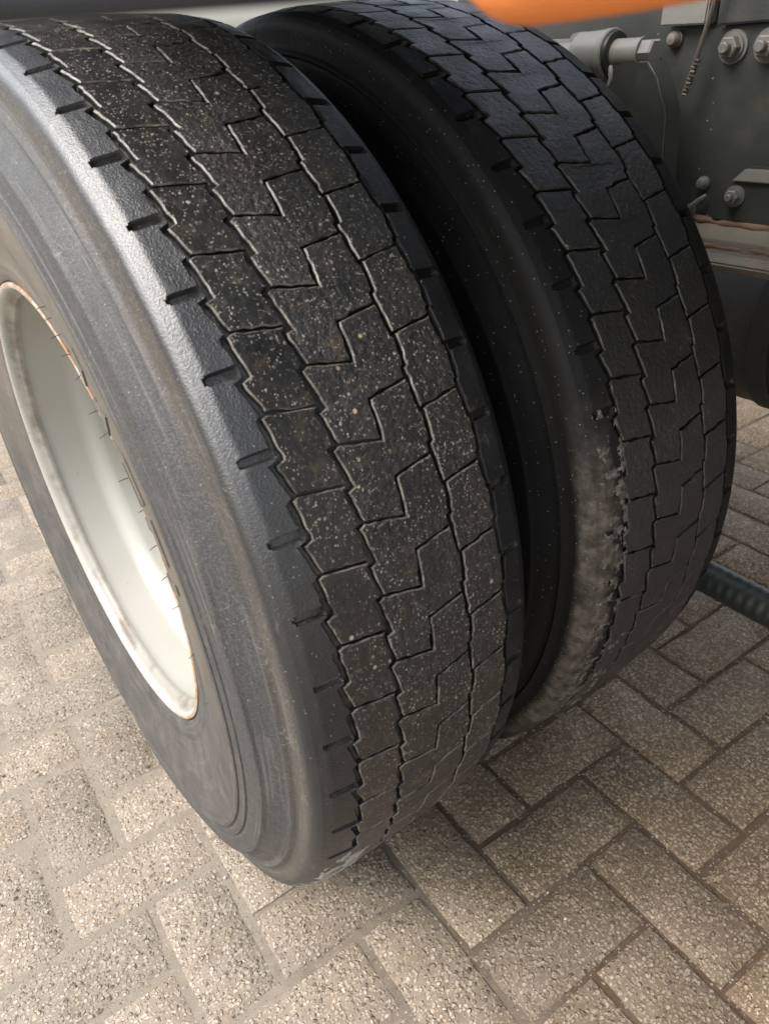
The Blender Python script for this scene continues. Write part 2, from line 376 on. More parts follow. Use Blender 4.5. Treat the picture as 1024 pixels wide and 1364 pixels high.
# groove centre lines, (t in pitches, x in metres), t going down
G1 = [(.64, -.0828), (.62, -.0872), (.11, -.0830), (.07, -.0900), (-.36, -.0828)]
def g1x(t):
    t = (t + .36) % 1.0 - .36
    pts = [(-.36, -.0828), (.07, -.0902), (.11, -.0828), (.60, -.0872), (.64, -.0828)]
    return float(np.interp(t, [p[0] for p in pts], [p[1] for p in pts]))
def g4x(t):
    t = (t + .76) % 1.0 - .76
    pts = [(-.76, .0843), (-.73, .0865), (-.28, .0883), (-.235, .0860), (.21, .0843), (.24, .0843)]
    return float(np.interp(t, [p[0] for p in pts], [p[1] for p in pts]))
BLOCKS = [
    # narrow row beside the outer shoulder
    ([(-.0828, .65), (-.0872, .62), (-.0830, .11), (-.0902, .07), (-.0828, -.35), (-.0385, -.47),
      (-.0440, -.02), (-.0380, .02), (-.0434, .455), (-.0386, .53)], .0021),
    # wide centre row cut by the Z sipes
    ([(-.0380, .02), (-.0440, -.02), (-.0376, -.51), (-.0437, -.54), (-.0380, -.98), (-.0010, -1.11), (.0010, -.60),
      (.0395, -.50), (.0393, -.38), (.0425, -.35), (.0438, .02), (.0417, .06), (.0398, .50), (.0010, .40), (-.0010, -.11)], .0018),
    # narrow row towards the chassis
    ([(.0417, .06), (.0438, .02), (.0425, -.35), (.0393, -.38), (.0417, -.94), (.0846, -.83), (.0843, -.76), (.0865, -.73),
      (.0883, -.27), (.0862, -.24), (.0846, .17)], .0018)]

def offset_poly(pts, d):
    n = len(pts); area = sum(pts[i][0] * pts[(i + 1) % n][1] - pts[(i + 1) % n][0] * pts[i][1] for i in range(n))
    sgn = 1 if area > 0 else -1; lines = []
    for i in range(n):
        a = Vector(pts[i]); b = Vector(pts[(i + 1) % n]); e = (b - a).normalized()
        nn = Vector((-e.y, e.x)) * sgn
        de = d * 1.0 if min(abs(a.x), abs(b.x)) > .03 and abs(a.x - b.x) < .010 else min(d, .0011)     # wide grooves round the tyre, narrow sipes across
        lines.append((a + nn * de, e))
    out = []
    for i in range(n):
        p, e = lines[i - 1]; q, f = lines[i]; cr = e.x * f.y - e.y * f.x
        if abs(cr) < .05: out.append(q.copy()); continue
        k = ((q.x - p.x) * f.y - (q.y - p.y) * f.x) / cr
        v = p + e * k; o = Vector(pts[i])
        if (v - o).length > d * 2.2: v = o + (v - o).normalized() * d * 2.2
        out.append(v)
    return out
def roughen(pts, seed, step=.0045, amp=.00085):
    out = []; n = len(pts)
    for i in range(n):
        a, b = pts[i], pts[(i + 1) % n]; k = max(1, int((b - a).length / step))
        for j in range(k):
            p = a.lerp(b, j / k); q = Vector((p.x * 160 + seed * 7.3, p.y * 160, seed * 3.1))
            s = .45 if j == 0 else 1.
            out.append(p + Vector((noise.noise(q), noise.noise(q + Vector((9, 4, 2))))) * amp * 2 * s)
    return out
def block_mesh(poly, w, seed, simple=False):
    P0 = [Vector((x, t * PL)) for x, t in poly]
    base = roughen(offset_poly(P0, w), seed) if not simple else offset_poly(P0, w)
    bm = bmesh.new()
    top = [bm.verts.new((p.x, p.y, 0)) for p in base]
    f = bm.faces.new(top); f.normal_update()
    if f.normal.z < 0: f.normal_flip()
    if not simple:
        bmesh.ops.inset_region(bm, faces=[f], thickness=.0011, depth=0, use_even_offset=True, use_boundary=True)
        for v in top: v.co.z = -.0012
    for g in bm.faces: g.material_index = 0 if g is f else 1
    # walls down to the groove floor
    be = [e for e in bm.edges if len(e.link_faces) == 1]
    r = bmesh.ops.extrude_edge_only(bm, edges=be)
    for v in [g for g in r['geom'] if isinstance(g, bmesh.types.BMVert)]: v.co.z = -DEPTH - .0012
    for g in r['geom']:
        if isinstance(g, bmesh.types.BMFace): g.material_index = 2
    sy = [v.co.y for v in bm.verts]; y0, y1 = min(sy), max(sy)
    step = .0065 if not simple else .016
    k = math.ceil(y0 / step)
    while k * step < y1:
        bmesh.ops.bisect_plane(bm, geom=bm.verts[:] + bm.edges[:] + bm.faces[:], plane_co=(0, k * step, 0), plane_no=(0, 1, 0), dist=1e-5); k += 1
    bmesh.ops.recalc_face_normals(bm, faces=bm.faces)
    big = [f for f in bm.faces if f.normal.z > .5]
    if big and sum(f.normal.z for f in bm.faces if f.calc_area() > 1e-6) < 0: pass
    return bm
def map_block(bm, ph=0.):
    for v in bm.verts:
        x, s, h = v.co; th = s / .5295 + ph; r = float(crown(x)) + h
        if h > -.0005:
            r += .0005 * noise.noise(Vector((x * 60, s * 60, 3 + ph)))
        v.co = (x, -r * math.cos(th), r * math.sin(th))
NV = 6
BM = []
for bi, (poly, wd) in enumerate(BLOCKS):
    vs = []
    for s in range(NV):
        bm = block_mesh(poly, wd, s + 10 * bi); map_block(bm)
        me = bpy.data.meshes.new('tread_block'); bm.normal_update(); bm.to_mesh(me); bm.free()
        me.materials.append(TREAD); me.materials.append(EDGE); me.materials.append(WALL); me.polygons.foreach_set('use_smooth', [True] * len(me.polygons)); me.set_sharp_from_angle(angle=math.radians(24))
        vs.append(me)
    BM.append(vs)

SIDE = [(.1185, .5185), (.1215, .5155), (.1240, .5115), (.1256, .5065), (.1262, .5015), (.1266, .4960), (.1274, .4905), (.1290, .4885), (.1318, .4872),
        (.1328, .4852), (.1318, .4835), (.1304, .4822), (.1312, .4812), (.1312, .4800), (.1318, .4785), (.1345, .4750), (.1395, .4685), (.1436, .4632), (.1448, .4612), (.1470, .4604), (.1484, .4590), (.1486, .4575),
        (.1498, .4500), (.1510, .4420), (.1515, .4390), (.1501, .4376), (.1499, .4362), (.1520, .4348), (.1530, .4290), (.1532, .4262), (.1516, .4250),
        (.1514, .4234), (.1538, .4222), (.1546, .4190), (.1530, .4162), (.1531, .4120), (.1534, .4020), (.1532, .3950), (.1522, .3850), (.1505, .3750),
        (.1480, .3650), (.1452, .3550), (.1420, .3450), (.1390, .3350), (.1365, .3250), (.1348, .3180), (.1355, .3150), (.1345, .3110), (.1335, .3050),
        (.1325, .2990), (.1300, .2945), (.1240, .2930), (.110, .2900)]
_sr = np.array(SIDE[:-3])[::-1]
def side_x(r): return float(np.interp(r, _sr[:, 1], _sr[:, 0]))

def shoulder_grid(side, phase):
    """structured grid of the shoulder rib with its notches; returns rows of (x, r) per theta"""
    gx = g1x if side < 0 else g4x
    nt_, xn = (.205, .1095) if side < 0 else (.70, .1100)
    gw = .0024; hw = .066
    jog = [.07, .11, .60, .64] if side < 0 else [.24, .27, .765, .72]
    ts = sorted(set([round(k / 14, 4) for k in range(14)] + jog + [*[nt_ + q for q in (-.12, -.09, -.074, -.066, -.058, -.05, -.042, -.03, -.015, 0, .015, .03, .042, .05, .058, .066, .074, .09, .12)]]))
    rows = []
    for n in range(54):
        for t in ts:
            T = n + t; xe = gx(t) + side * gw; q = Vector((T * 3.1, side * 5., phase))
            xe += .0013 * noise.noise(q * 4.3)
            wob = .004 * noise.noise(Vector((n * 1.7, side, phase)))      # notch length varies
            cols = []
            cols.append((xe - side * .0004, float(crown(xe)) - DEPTH - .001))
            cols.append((xe, float(crown(xe)) - .0010))
            xs = [xe + side * .0011] + [xe + side * .0011 + (side * .1185 - xe - side * .0011) * k / 16 for k in range(1, 17)]
            for x in xs:
                dx = abs(x) - (xn + wob * .5); dt = (t - nt_) * PL
                d = math.hypot(max(dx + .002, 0), dt) - hw * PL * (.9 + .25 * noise.noise(Vector((n * .7, 9, phase))))
                kk = min(1, max(0, (-d + .0008) / .0016)); kk = kk * kk * (3 - 2 * kk)
                # the notch is worn shallower low on the tyre
                h = -.0062 * kk + .0004 * noise.noise(Vector((x * 70, T * 2.2, phase)))
                fall = min(1., (1 - abs(x) / .1185) * 9)
                cols.append((x, float(crown(x)) + h * (fall if kk == 0 else 1)))
            # rounded lip into the notch
            rows.append((T * DTH, cols))
    return rows

def tyre_mesh(xo, phase, mir=False):
    V = []; F = []
    def add_grid(rows):
        b = len(V); n = len(rows); m = len(rows[0][1])
        for th, cols in rows:
            for x, r in cols: V.append((x, th, r))
        for i in range(n):
            j = (i + 1) % n
            for k in range(m - 1): F.append((b + i * m + k, b + j * m + k, b + j * m + k + 1, b + i * m + k + 1))
    for sd_ in (-1, 1): add_grid(shoulder_grid(sd_, phase))
    ths = [k * 2 * math.pi / 324 for k in range(324)]
    fl = [(x, float(crown(x)) - DEPTH) for x in np.linspace(-.0945, .0945, 13)]
    add_grid([(th, fl) for th in ths])
    for sg in (-1, 1):
        add_grid([(th, [(sg * x, r) for x, r in SIDE]) for th in ths])
    out = []
    zmin = -ZC + .0006
    for x, th, r in V:
        y, z = -r * math.cos(th), r * math.sin(th)
        low = max(0., -z / ZC)
        if low > .8 and r < .525:                                        # the sidewall bulges over the contact patch
            g = ((low - .8) / .2) ** 1.5 * math.exp(-(y / .17) ** 2)
            x *= 1 + .055 * min(g, 1.2) * (1 if r > .33 else 0)
        if z < zmin: z = zmin + (z - zmin) * .02 * 0
        out.append((x, y, z))
    return out, F

def seg_poly_on_side(pts, h, mat, parent, name, sgn=-1):
    """raised outline plate following the sidewall; pts are (theta deg, r)"""
    bm = bmesh.new(); vs = [bm.verts.new((a * .0070, r, 0)) for a, r in pts]     # ~metres along the arc at r=.4
    f = bm.faces.new(vs); f.normal_update()
    if f.normal.z < 0: f.normal_flip()
    be = list(bm.edges); r_ = bmesh.ops.extrude_face_region(bm, geom=[f])
    for v in [g for g in r_['geom'] if isinstance(g, bmesh.types.BMVert)]: v.co.z = h
    for ax, no in ((0, (1, 0, 0)), (1, (0, 1, 0))):
        lo = min(v.co[ax] for v in bm.verts); hi = max(v.co[ax] for v in bm.verts); k = math.ceil(lo / .005)
        while k * .005 < hi:
            co = [0, 0, 0]; co[ax] = k * .005
            bmesh.ops.bisect_plane(bm, geom=bm.verts[:] + bm.edges[:] + bm.faces[:], plane_co=co, plane_no=no, dist=1e-5); k += 1
    for v in bm.verts:
        a, r, z = v.co; th = math.radians(a / .0070); x = side_x(r) + z - (.0006 if z <= 0 else 0)
        v.co = (sgn * x, -r * math.cos(th), r * math.sin(th))
    bmesh.ops.recalc_face_normals(bm, faces=bm.faces)
    return from_bm(name, bm, mat, parent, 35)

def build_wheel(xo, tshift, label, phase, outer):
    root = thing('twin_wheel', label, 'wheel', (xo, 0, 0), 'twin rear wheels of the truck')
    V, F = tyre_mesh(xo, phase)
    ph = tshift * DTH
    if abs(ph) > 1e-6:                       # turn the whole tyre by the phase (before flattening would matter)
        pass
    tyre = from_np('tyre', V, F, TYRE if outer else TYRE_SHADED, root, 40)
    bm = bmesh.new(); bm.from_mesh(tyre.data); bmesh.ops.recalc_face_normals(bm, faces=bm.faces)
    bm.to_mesh(tyre.data); bm.free()
    tyre.data.polygons.foreach_set('use_smooth', [True] * len(tyre.data.polygons)); tyre.data.set_sharp_from_angle(angle=math.radians(42))
    tyre.location = (0, 0, ZC)
    rnd = random.Random(int(phase * 10) + 3)
    rest = bmesh.new()
    for n in range(54):
        th = n * DTH; deg = math.degrees(th)
        d = (deg + 180) % 360 - 180
        if -66 <= d <= 106:
            for bi in range(3):
                o = bpy.data.objects.new('tread_block', BM[bi][rnd.randrange(NV)]); C.objects.link(o); o.parent = tyre
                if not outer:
                    o.material_slots[0].link = 'OBJECT'; o.material_slots[0].material = TREAD_SHADED
                    o.material_slots[1].link = 'OBJECT'; o.material_slots[1].material = EDGE_SHADED
                o.rotation_euler = (-th, 0, 0)   # +theta lifts the near side upward
        else:
            for bi, (poly, wd) in enumerate(BLOCKS):
                b = block_mesh(poly, wd, 0, True); map_block(b, 0)
                b.transform(Matrix.Rotation(-th, 4, 'X'))
                for v in b.verts:
                    if v.co.z < -ZC + .0010: v.co.z = -ZC + .0010
                me = bpy.data.meshes.new('tmp'); b.to_mesh(me); b.free(); rest.from_mesh(me); bpy.data.meshes.remove(me)
    ro = from_bm('far_tread', rest, [TREAD, EDGE, WALL], tyre, 50); ro['kind'] = 'stuff'
    # rim
    rp = [(-.1240, .2915), (-.1290, .2930), (-.1310, .2924), (-.1320, .2900), (-.1312, .2872), (-.1290, .2850), (-.1250, .2832), (-.1200, .2800),
          (-.1175, .2762), (-.1150, .2745), (-.1110, .2742), (-.1085, .2752), (-.1060, .2758), (-.0990, .2752), (-.0620, .2712), (-.0540, .2695),
          (-.0460, .2640), (-.0360, .2585), (-.0280, .2565), (.0500, .2560), (.0650, .2620), (.1090, .2700), (.1150, .2750), (.1250, .2820), (.1310, .2900), (.1290, .2930), (.124, .2915)]
    VV, FF = [], []; N = 256
    for k in range(N):
        a = 2 * math.pi * k / N
        for x, r in rp: VV.append((x, -r * math.cos(a), r * math.sin(a)))
    M = len(rp)
    for k in range(N):
        j = (k + 1) % N
        for i in range(M - 1): FF.append((k * M + i, k * M + i + 1, j * M + i + 1, j * M + i))
    rim = from_np('rim', VV, FF, RIM, root, 40); rim.location = (0, 0, ZC)
    # wheel disc with hand holes
    sx = .155 if outer else -.155
    dp = [(sx * .45, .2555), (sx * .62, .245), (sx * .80, .215), (sx * .93, .170), (sx * .98, .150), (sx, .142)]
    VV, FF = [], []; N = 80
    sub = []
    for a, b in zip(dp, dp[1:]):
        for q in range(3): sub.append((a[0] + (b[0] - a[0]) * q / 3, a[1] + (b[1] - a[1]) * q / 3))
    sub.append(dp[-1])
    M = len(sub)
    for k in range(N):
        a = 2 * math.pi * k / N
        for x, r in sub: VV.append((x, -r * math.cos(a), r * math.sin(a)))
    for k in range(N):
        j = (k + 1) % N
        for i in range(M - 1):
            if (k % 8) in (3, 4, 5) and 5 <= i <= 8: continue
            FF.append((k * M + i, k * M + i + 1, j * M + i + 1, j * M + i))
    dc = from_np('wheel_disc', VV, FF, RIM, rim, 40)
    lathe('mounting_face', [(0, .142), (.006, .142), (.0062, .06)], (sx, 0, 0), (-1, 0, 0), RIM, rim)
    if outer:
        lathe('hub', [(-.05, .12), (.02, .118), (.035, .105), (.09, .10), (.10, .092), (.105, .05), (.12, .045)], (sx, 0, 0), (-1, 0, 0), BOLTM, rim)
        nut0 = None
        for k in range(10):
            a = 2 * math.pi * k / 10
            if nut0 is None:
                nut0 = lathe('wheel_nut', [(0, .022), (.004, .022), (.0042, .0165), (.028, .0165), (.030, .012), (.0302, .010), (.045, .010)], (0, 0, 0), (-1, 0, 0), BOLTM, rim, 6, 6)
                o = nut0
            else: o = nut0.copy(); C.objects.link(o)
            o.location = (sx - .006, -.131 * math.cos(a), .131 * math.sin(a))
    return root, tyre, rim

outer_wheel, tyre_o, rim_o = build_wheel(0., 0, 'outer twin tyre with white steel rim, nearest wheel at the left', 1.0, True)
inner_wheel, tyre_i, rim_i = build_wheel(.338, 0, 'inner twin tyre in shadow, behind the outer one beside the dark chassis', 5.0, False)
# the inner wheel stands turned by a fraction of a pitch
for o in list(inner_wheel.children):
    pass
SH = -.22 * DTH
for ch in tyre_i.children:
    if ch.name.startswith('tread_block'): ch.rotation_euler.x -= SH
me = tyre_i.data
co = np.empty(len(me.vertices) * 3, np.float32); me.vertices.foreach_get('co', co); co = co.reshape(-1, 3)
rr_ = np.hypot(co[:, 1], co[:, 2]); sel = (co[:, 2] > -.49) & (rr_ > .508)
c_, s_ = math.cos(-SH), math.sin(-SH)
y_, z_ = co[:, 1].copy(), co[:, 2].copy()
co[sel, 1] = (y_ * c_ - z_ * s_)[sel]; co[sel, 2] = (y_ * s_ + z_ * c_)[sel]
me.vertices.foreach_set('co', co.ravel()); me.update()

# raised lettering, its upper halves are what the sidewall lets one see
LET = [
    [(51.6, .372), (50.6, .392), (47.3, .4010), (44.6, .3975), (43.4, .383), (44.4, .372), (46.2, .386), (48.6, .388), (49.6, .372)],
    [(42.2, .372), (41.2, .395), (38.2, .4012), (37.2, .390), (37.0, .372), (38.6, .372), (39.6, .388), (40.4, .372)],
    [(36.4, .370), (36.0, .386), (34.9, .3950), (33.4, .4010), (27.4, .4025), (27.3, .396), (32.6, .394), (34.2, .386), (34.6, .370)],
    [(33.2, .370), (33.0, .388), (27.2, .390), (27.2, .386), (31.8, .382), (32.0, .370)],
    [(25.6, .370), (25.4, .4025), (19.6, .4030), (19.4, .396), (23.8, .394), (24.0, .370)],
    [(17.6, .370), (17.2, .4020), (15.8, .4022), (15.6, .370)]]
for k, pts in enumerate(LET):
    seg_poly_on_side(pts, .0014, TYRE, tyre_o, 'raised_letter')
sx_obj = None
for a, ln in ((57.5, .009), (55.5, .008), (52.5, .010), (49.8, .009), (46.5, .008), (41.0, .010), (37.8, .011), (31.2, .011), (26.5, .006), (21.5, .009), (17.0, .010), (12.2, .009), (4.0, .008), (-6, .006)):
    th = math.radians(a); r = .366 if a < 50 else .372; x = -side_x(r)
    p0 = Vector((x + .001, -r * math.cos(th), r * math.sin(th)))
    d = Vector((-1, random.uniform(-.25, .25), random.uniform(-.3, .2))).normalized()
    tube('vent_hair', [p0, p0 + d * ln * .5, p0 + d * ln + Vector((0, 0, -.0008))], [.00045, .00040, .00025], HOSEM, tyre_o, 5)
for o in (tyre_o,):
    pass

# tyre letters and hairs live in tyre space (origin on the axle)
def crust_patch_(*a, **k):
    o = crust_patch(*a, **k); o.data.materials.clear(); o.data.materials.append(SCUFF); return o
def crust_patch(parent, xr, tr, name, seed, thr, amp, shell, dens=(70, 110), mask=None, freq=75):
    nx, nth = dens; V = []; keep = {}; F = []
    xs = np.linspace(*xr, nx); ths = np.linspace(math.radians(tr[0]), math.radians(tr[1]), nth)
    H = np.zeros((nth, nx))
    for i, th in enumerate(ths):
        for j, x in enumerate(xs):
            if abs(x) <= .1185: r = float(crown(x))
            else: r = float(np.interp(abs(x), [.1185, .1215, .124, .1256, .1262, .1268], [.5185, .5155, .5115, .5065, .5015, .495]))
            q = Vector((x * freq + seed, th * .52 * freq, seed * 1.7))
            nz = noise.fractal(q, 1.0, 2.1, 4) + .35 * noise.noise(q * 3.2)
            e = min((x - xs[0]) / (xs[-1] - xs[0]), (xs[-1] - x) / (xs[-1] - xs[0]), (th - ths[0]) / (ths[-1] - ths[0]) * 1.2, (ths[-1] - th) / (ths[-1] - ths[0]) * 1.2)
            mk = min(1, e * 5) - 1
            if mask: mk += mask(x, math.degrees(th))
            h = nz * .9 + mk - thr; H[i, j] = h
            rr = r + min(.0028, max(-.001, h * amp)) + shell
            V.append((x, -rr * math.cos(th), rr * math.sin(th)))
    for i in range(nth - 1):
        for j in range(nx - 1):
            if H[i:i + 2, j:j + 2].max() > -.05: F.append((i * nx + j, i * nx + j + 1, (i + 1) * nx + j + 1, (i + 1) * nx + j))
    o = from_np(name, V, F, CRUST, parent, 60); return o
# chalky mud on the inner tyre's near shoulder, scuffed rubber low on the outer tyre
crust_patch(tyre_i, (-.1225, -.066), (-34, 26), 'mud_crust', 3.3, -.14, .0010, -.0004, (90, 360), lambda x, d: (.1 if d < -8 else -.02) - max(0, abs(x + .104 - .006 * math.sin(d * .15)) - .008) * 32, 110)
crust_patch(tyre_i, (-.084, -.046), (-32, -8), 'mud_crust', 8.1, .10, .006, -.0006, (46, 70))
crust_patch_(tyre_o, (-.126, -.052), (-48, -17), 'pale_scuff', 5.7, -.25, .0016, -.0003, (110, 160), lambda x, d: .15 - abs(d + 33) * .03, 60)

# ------------------------------------------------------------------ paving
S = .10542; PX, PY, PHI = .58168, -.42939, -1.6082
cph, sph = math.cos(PHI), math.sin(PHI)
def lat(u, v): return (PX + S * (cph * u - sph * v), PY + S * (sph * u + cph * v))
ground = None
def bed_h(x, y):
    lf = min(1, max(0, (.12 - x) / .3)); q = Vector((x * 30, y * 30, 0))
    return -.0055 + .0030 * lf + .0012 * noise.noise(q) + .0008 * noise.noise(q * 4)
gx = np.concatenate([np.linspace(-60, -2, 10), np.linspace(-1.3, 3.4, 236), np.linspace(4, 60, 10)])
gy = np.concatenate([np.linspace(-60, -2.2, 10), np.linspace(-1.3, 3.6, 246), np.linspace(4.5, 120, 12)])
V = [(x, y, bed_h(x, y)) for y in gy for x in gx]; nx = len(gx)
F = [(j * nx + i, j * nx + i + 1, (j + 1) * nx + i + 1, (j + 1) * nx + i) for j in range(len(gy) - 1) for i in range(nx - 1)]
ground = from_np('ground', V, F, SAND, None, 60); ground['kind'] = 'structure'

def paver_mesh(seed):
    rnd = random.Random(seed); L, W_ = 2 * S - .0085, S - .0085
    nxp, nyp = 8, 4; bm = bmesh.new(); g = {}
    def pt(i, j):
        u = i / nxp; v = j / nyp; x = (u - .5) * L; y = (v - .5) * W_
        q = Vector((x * 25 + seed * 5, y * 25, seed)); ex = 0
        x += .0011 * noise.noise(q * 2.2) ; y += .0011 * noise.noise(q * 2.2 + Vector((5, 1, 7)))
        z = .0010 * noise.noise(q)
        return Vector((x, y, z))
    top = {}
    for i in range(nxp + 1):
        for j in range(nyp + 1):
            p = pt(i, j); e = (i in (0, nxp)) or (j in (0, nyp))
            if e:
                p.z -= .0016 + .0014 * rnd.random(); 
                if rnd.random() < .12: p.x *= .985; p.y *= .97; p.z -= .002
            top[i, j] = bm.verts.new(p)
    for i in range(nxp):
        for j in range(nyp): bm.faces.new((top[i, j], top[i + 1, j], top[i + 1, j + 1], top[i, j + 1]))
    be = [e for e in bm.edges if len(e.link_faces) == 1]
    r = bmesh.ops.extrude_edge_only(bm, edges=be)
    for v in [q for q in r['geom'] if isinstance(q, bmesh.types.BMVert)]: v.co.z = -.03; v.co.x *= 1.008; v.co.y *= 1.012
    # crisper rounding: ring of the outer row pulled towards the edge
    for i in range(nxp + 1):
        for j in range(nyp + 1):
            v = top[i, j]
            if i == 1: v.co.x -= L / nxp * .75
            if i == nxp - 1: v.co.x += L / nxp * .75
            if j == 1: v.co.y -= W_ / nyp * .78
            if j == nyp - 1: v.co.y += W_ / nyp * .78
    me = bpy.data.meshes.new('paver'); bm.normal_update(); bm.to_mesh(me); bm.free()
    me.materials.append(PAVER); me.polygons.foreach_set('use_smooth', [True] * len(me.polygons)); me.set_sharp_from_angle(angle=math.radians(50))
    return me
PM = [paver_mesh(k) for k in range(14)]
rnd = random.Random(11)
def seen(x, y):       # the part of the yard the photograph shows
    if y < -.92 or x < -.80 or x > 1.75 or y > 2.3: return False
    if x < .15: return x > -.78 and y > -.5 - 0 * x
    if x < .8: return -1.0 < y < .3
    return -.75 < y < .75
far = bmesh.new(); cnt = 0
for v in range(-60, 60):
    for u in range(-60, 60):
        s = (-2 - v) % 4
        kind = None
        if (u - s) % 4 == 0: c = (u + 1, v + .5); rot = PHI; kind = 'h'
        elif (u - s) % 4 == 2: c = (u + .5, v + 1); rot = PHI + math.pi / 2; kind = 'v'
        if not kind: continue
        x, y = lat(*c)
        if not (-1.2 < x < 3.3 and -1.2 < y < 3.5): continue
        rz = rot + math.pi * rnd.randrange(2) + rnd.gauss(0, .008)
        M = Matrix.Translation((x + rnd.gauss(0, .0009), y + rnd.gauss(0, .0009), rnd.gauss(-.0012, .0009))) @ Matrix.Rotation(rz, 4, 'Z') @ Matrix.Rotation(rnd.gauss(0, .006), 4, 'X') @ Matrix.Rotation(rnd.gauss(0, .004), 4, 'Y')
        me = PM[rnd.randrange(len(PM))]
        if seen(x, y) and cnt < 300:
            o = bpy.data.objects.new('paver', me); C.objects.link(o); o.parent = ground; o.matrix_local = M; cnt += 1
        else:
            t = me.copy(); t.transform(M); far.from_mesh(t); bpy.data.meshes.remove(t)
fo = from_bm('far_pavers', far, PAVER, ground); fo['kind'] = 'stuff'
print('pavers', cnt)

# loose grit on the paving
gr = bmesh.new(); rnd = random.Random(5)
for k in range(1500):
    x = rnd.uniform(-.75, 1.3); y = rnd.uniform(-.9, 1.1); r = rnd.choice((.0007, .001, .0013, .0022)) * rnd.uniform(.7, 1.2)
    t = bmesh.ops.create_icosphere(gr, subdivisions=1, radius=r, matrix=Matrix.Translation((x, y, r * .5 - .0003)) @ Matrix.Rotation(rnd.random() * 3, 4, 'Z') @ Matrix.Diagonal((1.3, .9, .7, 1)))
GR = MT('loose_grit', .8); gcol = GR.ramp(GR.sep(GR.voro(90, 'Color'))[0], [(0, (.03, .03, .03)), (.3, (.16, .11, .08)), (.6, (.36, .31, .25)), (1, (.6, .56, .5))])
go = from_bm('loose_grit', gr, GR.out(gcol), ground); go['kind'] = 'stuff'

# ------------------------------------------------------------------ chassis
XW = .70
ch = thing('chassis_frame', 'dark grey painted truck frame rail with bolts, at the upper right behind the inner tyre', 'truck frame', (XW, 0, .73))
def P_(name, *a, **k):
    o = prism(name, *a, parent=ch, **k); o.location = -ch.location; return o
def L_(name, *a, **k):
    o = lathe(name, *a, parent=ch, **k); o.location = -ch.location; return o
P_('frame_web', [(-1.3, .735), (.215, .735), (.215, 1.12), (-1.3, 1.12)], 0, XW + .008, XW + .016, mat=FRAME)
P_('side_plate', [(-1.2, .757), (-.222, .752), (-.205, .90), (-.197, .9735), (-1.2, .9735)], 0, XW, XW + .0075, mat=FRAME, bevel=.0015)
P_('upper_plate', [(-1.2, .977), (-.268, .977), (-.262, 1.11), (-1.2, 1.11)], 0, XW - .010, XW + .0075, mat=FRAME, bevel=.002)
P_('upper_bracket', [(-.192, .981), (-.256, .979), (-.262, 1.10), (-.195, 1.10)], 0, XW - .016, XW + .0075, mat=BRACK, bevel=.002)
# lower flange with its rusty weld
P_('lower_flange', [(XW - .042, .727), (XW + .02, .734), (XW + .02, .746), (XW - .004, .752), (XW - .020, .744), (XW - .040, .7395)], 1, -1.2, .21, mat=LEDGE, bevel=.001)
P_('flange_edge', [(XW - .060, .706), (XW - .030, .709), (XW - .024, .722), (XW - .036, .7285), (XW - .056, .7265), (XW - .064, .717)], 1, -1.2, .21, mat=LEDGE, bevel=.002)
wb = []
rnd = random.Random(2)
for k in range(90):
    y = -1.0 + k * .012; wb.append((XW - .039 + rnd.gauss(0, .0012), y, .7305 + rnd.gauss(0, .0012)))
o = tube('weld_bead', wb, [.0035 + .0014 * rnd.random() for _ in wb], RUST, ch, 8); o.location = -ch.location
wb = [(XW - .004 + rnd.gauss(0, .001), -1.0 + k * .011, .7535 + rnd.gauss(0, .0012)) for k in range(90)]
o = tube('rust_seam', wb, [.0035 + .0025 * rnd.random() for _ in wb], RUST, ch, 8); o.location = -ch.location
# small bolted plate on the lower right with its angled corner
P_('bolted_plate', [(-.300, .757), (-1.1, .757), (-1.1, .8235), (-.338, .8235), (-.326, .812)], 0, XW - .008, XW - .0005, mat=FRAME, bevel=.001)
P_('plate_lip', [(-.322, .806), (-.338, .8215), (-1.1, .8215), (-1.1, .806)], 0, XW - .0135, XW - .0085, mat=BRACK, bevel=.0015)
def stud(y, z, s=1., x0=XW, name='frame_bolt'):
    e = L_(name, [(0, .0185 * s), (.003 * s, .0185 * s), (.0032 * s, .0150 * s), (.006 * s, .0148 * s)], (x0, y, z), (-1, 0, 0), BOLTM, n=28)
    a = lathe('hex_nut', [(.006 * s, .0125 * s), (.0150 * s, .0125 * s), (.0165 * s, .0105 * s)], (x0, y, z), (-1, 0, 0), BOLTM, e, 6, 6)
    b = lathe('stud_end', [(.0166 * s, .0066 * s), (.024 * s, .0064 * s), (.0255 * s, .005 * s)], (x0, y, z), (-1, 0, 0), BOLTM, e, 16)
    return e
stud(-.289, .9535); stud(-.334, .953); stud(-.328, .788, .72, XW - .008); stud(-.262, .7745 - .012, .55, XW - .001)
def dome(y, z, s=1., x0=XW):
    L_('dome_bolt', [(0, .0105 * s), (.004 * s, .0105 * s), (.0045 * s, .0095 * s), (.009 * s, .0085 * s), (.013 * s, .006 * s), (.0145 * s, .001)], (x0, y, z), (-1, 0, 0), BOLTM, n=24)
dome(-.208, .966, 1.0); dome(-.277, .799, .82)
o = tube('bent_pin', [(XW - .004, -.262, .757), (XW - .012, -.266, .766), (XW - .014, -.281, .779), (XW - .010, -.289, .786)], [.0045, .0042, .0035, .0025], BOLTM, ch, 10); o.location = -ch.location

